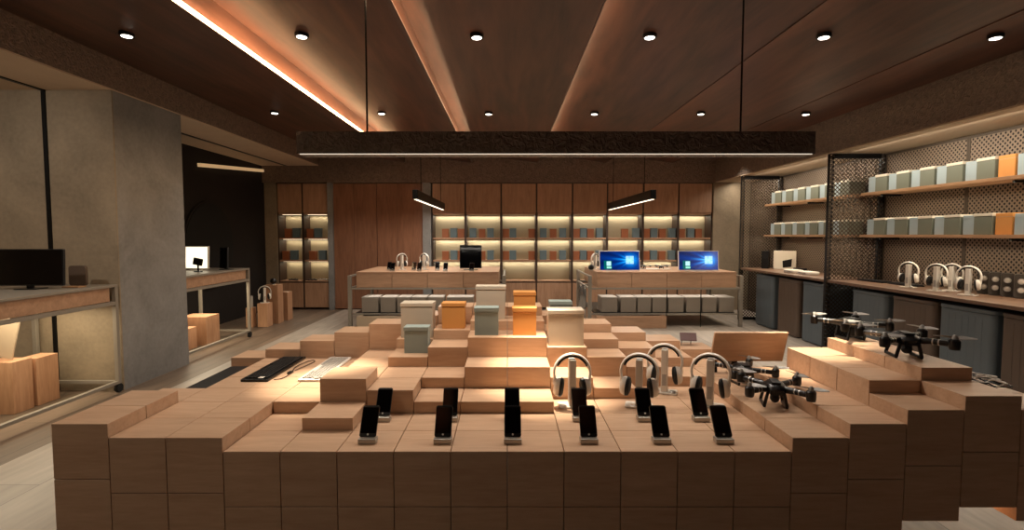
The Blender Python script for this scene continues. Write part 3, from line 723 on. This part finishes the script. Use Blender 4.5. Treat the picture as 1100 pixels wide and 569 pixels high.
o = tag(MB().rrect(.17, .2, .03, 0, .03, 'Y', (0, .1)).build('speaker_panel', BINBROWN, None, .004), 'dark rounded panel standing behind the black niche monitor', 'panel'); o.location = (-4.2, 5.12, 1.1005)
o = tag(MB().rrect(.16, .1, .008, 0, .012, 'Z').build('tray', SHELFWOOD, None, .002), 'thin pale wood tray at the end of the niche table', 'tray'); o.location = (-4.12, 4.98, 1.1005)
def plinth(x0, x1, y0, y1, h, label):
    t = MB().box(x0, x1, y0, y1, 0, h).build('wood_block', OAKZ, None, .004)
    return tag(t, label, 'block', 'wood blocks on the passage floor')
plinth(-4.66, -4.39, 4.6, 4.8, .47, 'wider upright wood block under the niche table')
plinth(-4.56, -4.39, 4.84, 5.08, .45, 'narrower upright wood block under the niche table, nearer the wall')
o = tag(MB().obox((0, 0, .2), (.2, .015, .36), (0, R(14), 0)).build('price_board', PALEPL, None, .002), 'pale beige board standing tilted on the wider block under the niche table', 'board'); o.location = (-4.53, 4.7, .4715)
plinth(-4.72, -4.33, 7.5, 7.85, .42, 'wide wood block under the passage table, at the back')
plinth(-4.62, -4.42, 7.1, 7.42, .30, 'low wood block under the passage table, at the front')
plinth(-4.52, -4.40, 9.02, 9.16, .34, 'small wood block with a grey cylinder speaker, beyond the passage table')
plinth(-4.33, -4.16, 9.05, 9.26, .41, 'wood block carrying white headphones beyond the passage table')
plinth(-4.36, -4.12, 9.40, 9.62, .70, 'tallest wood block, with a black ball speaker on top')
plinth(-4.32, -4.10, 9.76, 9.98, .53, 'bare wood block beside the tallest block with the ball')
t = thing('cylinder_speaker', 'grey cylinder speaker on the small wood block', 'speaker', (-4.46, 9.09, .34))
MB().lathe([(0,0),(.036,0),(.038,.01),(.038,.19),(.03,.2),(0,.2)], n=20).build('shell', LIGHTGREY, t, 0, True); MB().lathe([(0,.2),(.026,.2),(.026,.206),(0,.206)], n=18).build('top_ring', BLACK, t)
dup(hs0, (-4.245, 9.155, .41), R(30), 'white headphone stand on the wood block beyond the passage table', 'headphone stands in the passage')
dup(hp0, (-4.245, 9.155, .41), R(30), 'white headphones on the wood block beyond the passage table', 'headphones in the passage')
t = thing('ball_speaker', 'black ball speaker on the tallest wood block', 'speaker', (-4.24, 9.5, .70))
MB().ellipsoid((0,0,.062), (.058,.058,.055), 20, 10).build('shell', BLACK, t, 0, True); MB().lathe([(0,0),(.035,0),(.03,.012),(0,.012)], n=18).build('foot', ALU, t)
T2 = 1.0855
monitor('monitor', 'brightly lit white screen on the passage table', (-4.5, 7.6, T2), .36, .33, .02, WHITE, WHITESCREEN, R(-6), -3, .2)
t = thing('desk_gadget', 'small black gadget silhouetted against the lit white screen', 'gadget', (-4.3, 7.3, T2))
MB().obox((0, 0, .14), (.13, .03, .1), (0, R(12), 0)).build('head', BLACK, t, .01); MB().tube([(0,0,.01),(0,0,.1)], .012, 10).build('stem', BLACK, t, 0, True); MB().lathe([(0,0),(.06,0),(.05,.014),(0,.016)], n=18).build('foot', BLACK, t, 0, True)
monitor('monitor', 'narrow black monitor beside the lit white screen', (-4.18, 7.72, T2), .18, .31, .02, BLACK, GLASSBLACK, R(-30), -3, .14)
t = thing('desk_gadget', 'black desk gadget with a domed head near the concrete pier', 'gadget', (-4.45, 7.02, T2))
MB().ellipsoid((0,0,.15), (.06,.05,.14), 18, 10).build('head', BLACK, t, 0, True); MB().lathe([(0,0),(.07,0),(.06,.02),(0,.022)], n=18).build('foot', BLACK, t, 0, True)
t = thing('mounted_disc', 'large black disc mounted on the dark passage wall', 'wall panel', (-5.12, 9.05, 1.42))
MB().lathe([(0,-.018),(.7,-.018),(.72,.0),(.72,.03),(.0,.03)], n=64, axis='X').build('disc', plain('matt_black', (3, 3, 3), .9, 0, .1), t, 0, True)
MB().lathe([(.72,-.015),(.75,-.015),(.75,.02),(.72,.02)], n=64, axis='X').build('rim', DARKW, t, 0, True)
t = thing('wall_light', 'dim linear light high on the dark passage wall', 'wall lamp', (-5.09, 9.9, 2.84))
MB().obox((0, 0, 0), (.05, 2.3, .06), (R(4.5), 0, 0)).build('bar', DIMLED, t, .006); MB().box(-.05, -.02, -.1, .1, -.03, .03).build('bracket', DARKMETAL, t)

# ------------------------------------------------------------------ perforated wall on the far side
for k, (y0, y1) in enumerate(((9.9, 11.12), (7.24, 9.84), (5.9, 7.17), (3.0, 5.895))):
    t = thing('perforated_cladding', ('perforated metal wall panel %s' % ('behind the screens at the far corner', 'behind the shelves of the farther bay', 'behind the headphones of the nearer bay', 'behind the dark speakers of the nearer bay')[k]), 'wall panel', (5.12, (y0+y1)/2, 0), 0, 'perforated wall panels')
    d = (y1-y0)/2
    MB().box(0, .004, -d+.02, d-.02, .05, 2.66).build('sheet', PERF, t)
    MB().box(0-.006, .012, -d, -d+.02, 0, 2.69).box(-.006, .012, d-.02, d, 0, 2.69).box(-.006, .012, -d+.02, d-.02, 0, .05).box(-.006, .012, -d+.02, d-.02, 2.66, 2.69).build('frame', plain('bronze_frame', (84, 72, 60), .45, .5), t)
def screen_div(y, label):
    t = thing('perforated_screen', label, 'screen', (4.74, y, 0), 0, 'perforated divider screens')
    x0, x1 = -.38, .365
    MB().box(x0+.06, x1-.05, -.002, .002, .05, 2.63).build('sheet', PERFX, t)
    for sx0, sx1 in ((x0, x0+.06), (x1-.05, x1)):
        p = MB().box(sx0, sx1, -.028, -.024, 0, 2.69).box(sx0, sx1, .024, .028, 0, 2.69).build('post_sheet', PERFX, t)
        MB().box(sx0, sx0+.006, -.0235, .0235, 0, 2.69).box(sx1-.006, sx1, -.0235, .0235, 0, 2.69).build('post_edge', DARKMETAL, p)
    MB().box(x0+.06, x1-.05, -.02, .02, 2.63, 2.69).box(x0+.06, x1-.05, -.02, .02, 0, .05).build('rail', DARKMETAL, t)
screen_div(9.87, 'perforated metal divider screen at the farther end, beside the screen table')
screen_div(7.2, 'perforated metal divider screen between the two shelf bays')
for y0, y1, nm in ((7.24, 9.83, 'farther'), (3.0, 7.16, 'nearer')):
    for z, sn in ((2.16, 'upper'), (1.6, 'lower')):
        t = thing('wall_shelf', '%s pale wood shelf of the %s perforated bay, holding boxes' % (sn, nm), 'shelf', (4.95, (y0+y1)/2, z), 0, 'wood shelves on the perforated wall'); d = (y1-y0)/2
        MB().box(-.165, .155, -d, d, -.035, 0).build('board', SHELFWOOD, t, .002)
        for yk in (-d+.3, 0, d-.3): MB().box(-.1, .155, yk-.01, yk+.01, -.06, -.0355).build('bracket', DARKMETAL, t)
        light('AREA', 'shelf_wash', (4.84, (y0+y1)/2, z-.05), 9*(y1-y0)/2.6, (1, .84, .62), (0, R(14), 0), .04, (y1-y0)*.92)
    light('AREA', 'bay_wash', (4.5, (y0+y1)/2, 2.68), 17*(y1-y0)/2.6, (1, .88, .72), (0, R(-24), 0), .05, (y1-y0)*.92)
    t = thing('counter', 'dark wood counter along the %s perforated bay, above the bins' % nm, 'counter', (4.735, (y0+y1)/2, .985), 0, 'counters along the perforated wall'); d = (y1-y0)/2
    MB().box(-.365, .375, -d, d, -.035, 0).build('board', COUNTER, t, .003)
    MB().box(.34, .375, -d, d, -.12, -.036).build('rail', DARKMETAL, t)
light('AREA', 'corner_fill', (4.7, 10.5, 2.68), 10, (1, .88, .72), (0, R(-15), 0), .05, 1.0)  # added fill light without a fixture, brightens the corner behind the far screen
# boxes on these shelves
def shelf_box(w, d, h, mat, lid):
    o = MB().box(-d/2, d/2, -w/2, w/2, 0, h-(.03 if lid else 0)).build('product_box', mat, None, .002)
    if lid: MB().box(-d/2-.003, d/2+.003, -w/2-.003, w/2+.003, h-.029, h).build('lid', lid, o, .002)
    else: MB().box(-d/2-.002, d/2+.002, -w/2-.002, w/2+.002, h*.82, h*.83).build('lid_seam', LIGHTGREY, o)
    return o
sb = {'p': shelf_box(.135, .2, .2, BOXPALE, None), 'g': shelf_box(.205, .22, .215, BOXOLIVE, CREAM), 'o': shelf_box(.17, .2, .21, BOXORANGE, None)}
firstb = set()
def shelf_put(k, y, z, label, group):
    if k not in firstb: firstb.add(k); o = sb[k]; o.location = (4.93, y, z); tag(o, label, 'box', group); return
    o = dup(sb[k], (4.93, y, z), 0, label, group)
for k, o in sb.items(): o['category'] = 'box'
cn = {'p': 'pale blue box', 'g': 'olive cream-lidded box', 'o': 'orange box'}
for bay, ys, n in (('nearer', 7.08, 0), ('farther', 9.67, 1)):
    for z, sn in ((2.161, 'upper'), (1.601, 'lower')):
        y = ys; cnt = {'p': 0, 'g': 0, 'o': 0}
        seq = 'pgpgpgpgpgopgpg' if n == 0 else 'pgpgpgpgpgpg'
        for c in seq:
            w = {'p': .135, 'g': .205, 'o': .17}[c]
            shelf_put(c, y-w/2, z, '%s on the %s bay\'s %s shelf, %s such from the %s' % (cn[c], bay, sn, ORD[cnt[c]], 'divider screen' if n == 0 else 'far corner'), 'boxes on the %s shelf of the %s bay' % (sn, bay))
            cnt[c] += 1; y -= w + (.006 if c == 'p' else .026)
# bins under the counters
def bin_(y0, y1, mat, label):
    t = thing('storage_bin', label, 'bin', (4.76, (y0+y1)/2, 0), 0, 'storage bins under the counters'); d = (y1-y0)/2
    MB().rrect(.6, 2*d, .05, .02, .86, 'Z', seg=6).build('body', mat, t, .004)
    MB().rrect(.61, 2*d+.01, .055, .862, .9, 'Z', seg=6).build('lid', mat, t, .008)
    g = MB()
    for q in range(1, 7): g.box(-.3015, -.3, -d+.05+(2*d-.1)*q/7-.004, -d+.05+(2*d-.1)*q/7+.004, .05, .82)
    g.build('ribs', mat, t)
    MB().rrect(.5, 2*d-.1, .03, 0, .0195, 'Z').build('foot', BLACK, t)
for k, (a, b, m, c) in enumerate(((9.42, 8.79, BINBLUE, 'slate grey'), (8.64, 8.02, BINBROWN, 'brown'), (7.92, 7.3, BINBLUE, 'slate grey'))):
    bin_(b, a, m, '%s rounded storage bin under the farther counter, %s' % (c, ('beside the first divider screen', 'the only brown one there', 'beside the middle divider screen')[k]))
for k, (a, b, m, c) in enumerate(((6.78, 6.16, BINBLUE, 'slate grey'), (6.07, 5.45, BINBROWN, 'brown'), (5.40, 4.78, BINBLUE, 'slate grey'), (4.72, 4.1, BINBROWN, 'brown'))):
    bin_(b, a, m, '%s rounded storage bin under the nearer counter, %s' % (c, ('seen behind the perforated divider', 'below the first headphones', 'below the dark speakers', 'at the end by the cable heap')[k]))
CZ = .9855
for k, (y, rz) in enumerate(((6.12, R(-62)), (5.72, R(-62)), (5.73, R(-66)), (5.32, R(-60)))):
    w = ('nearest the divider screen', 'second from the divider screen', 'half hidden behind the second pair', 'beside the dark speakers')[k]
    xq = 4.68 if k != 2 else 4.86
    dup(hs0, (xq, y, CZ), rz, 'white headphone stand on the nearer counter, ' + w, 'headphone stands on the counter'); dup(hp0, (xq, y, CZ), rz, 'white headphones on the nearer counter, ' + w, 'headphones on the counter')
def make_spk(loc, rz, label):
    t = thing('bookshelf_speaker', label, 'speaker', loc, rz, 'dark speakers on the counter')
    MB().rrect(.1, .235, .02, -.055, .02, 'Y', (0, .118)).build('cabinet', plain('grey_brown_cloth', (66, 58, 50), .7, 0, .2, 60), t, .003)
    for z in (.08, .165):
        c = MB().lathe([(.024,-.058),(.028,-.062),(.028,-.0555),(.024,-.0555)], (0, 0, z), 22, 'Y').build('driver', LIGHTGREY, t, 0, True)
        MB().lathe([(0,-.063),(.01,-.0625),(.023,-.057),(0,-.0565)], (0, 0, z), 22, 'Y').build('cone', WHITE, c, 0, True)
    MB().box(.0505, .056, -.05, .018, .02, .215).build('side_panel', WHITE, t, .002)
    return t
sp0 = None
for k, y in enumerate((5.48, 5.35, 5.22, 5.08)):
    lab = 'dark grey speaker with two pale cones, %s from the headphones on the counter' % ORD[k]
    if sp0 is None: sp0 = make_spk((4.98, y, CZ), R(-42), lab)
    else: dup(sp0, (4.98, y, CZ), R(-42), lab)
def laptop(label, loc, rz):
    t = thing('keyboard', label, 'keyboard', loc, rz, 'black keyboards on the counter')
    MB().rrect(.15, .44, .01, 0, .016, 'Z').build('body', BLACK, t, .002)
    k = MB()
    for a in range(5):
        for b in range(16): k.box(-.065+a*.026+.002, -.065+(a+1)*.026-.002, -.21+b*.026+.002, -.21+(b+1)*.026-.002, .0161, .022)
    k.build('keycaps', BLACKSATIN, t)['kind'] = 'stuff'
laptop('black keyboard on the nearer counter, beside the divider screen', (4.82, 6.88, CZ), R(4))
laptop('black keyboard on the nearer counter, beside the first headphones', (4.86, 6.4, CZ), R(-3))
# far counter goods
t = thing('framed_print', 'white display board with a black silhouette on the farther counter', 'picture', (4.93, 9.35, CZ), R(-50))
MB().box(-.19, .19, 0, .03, 0, .33).build('board', CREAM, t, .003)
MB().prism([(-.02, .03), (.12, .05), (.13, .19), (-.03, .15)], -.004, -.0005, 'Y').build('silhouette', BLACK, t)
t = thing('tower_speaker', 'narrow black tower speaker beside the white display board', 'speaker', (4.72, 9.6, CZ), R(-40))
MB().rrect(.12, .32, .015, -.05, .05, 'Y', (0, .16)).build('cabinet', BLACK, t, .003); MB().lathe([(.03,-.055),(.04,-.055),(.04,-.0505),(.03,-.0505)], (0,0,.22), 20, 'Y').build('driver', BLACKSATIN, t, 0, True)
for k, y in enumerate((8.55, 8.12)):
    t = thing('game_console', 'white flat console on the farther counter, %s' % ('nearer the display board' if k == 0 else 'nearer the divider screen'), 'console', (4.66, y, CZ), 0, 'white consoles on the farther counter')
    MB().rrect(.2, .3, .04, 0, .05, 'Z').build('shell', WHITE, t, .012, True); MB().box(-.101, -.099, -.1, .1, .02, .026).build('slot', BLACK, t)
t = thing('router', 'black box with short feet on the farther counter by the consoles', 'gadget', (4.88, 8.75, CZ))
MB().rrect(.14, .2, .02, .012, .06, 'Z').build('shell', BLACK, t, .004); MB().box(-.05, .05, -.08, -.06, 0, .0115).box(-.05, .05, .06, .08, 0, .0115).build('feet', RUBBER, t)

# ------------------------------------------------------------------ world, camera, view
w = bpy.data.worlds.new('dim_room'); SC.world = w; w.use_nodes = True
bg = w.node_tree.nodes['Background']; bg.inputs[0].default_value = (1, .84, .74, 1); bg.inputs[1].default_value = .02
cam = bpy.data.cameras.new('camera'); co_ = bpy.data.objects.new('camera', cam); COL.objects.link(co_)
cam.sensor_fit = 'HORIZONTAL'; cam.sensor_width = 36; cam.lens = 565/1100*36
co_.location = (0, 0, 1.6); co_.rotation_euler = (R(90)-math.atan(32.5/565), 0, 0)
cam.shift_x = 5/1100; cam.shift_y = 0; cam.clip_start = .05
SC.camera = co_
SC.view_settings.view_transform = 'Standard'; SC.view_settings.look = 'None'; SC.view_settings.exposure = 0; SC.view_settings.gamma = 1
SC.view_settings.use_curve_mapping = False
SC.cycles.use_denoising = True
SC.cycles.max_bounces = 8; SC.cycles.diffuse_bounces = 4; SC.cycles.transparent_max_bounces = 16
SC.cycles.sample_clamp_indirect = 4
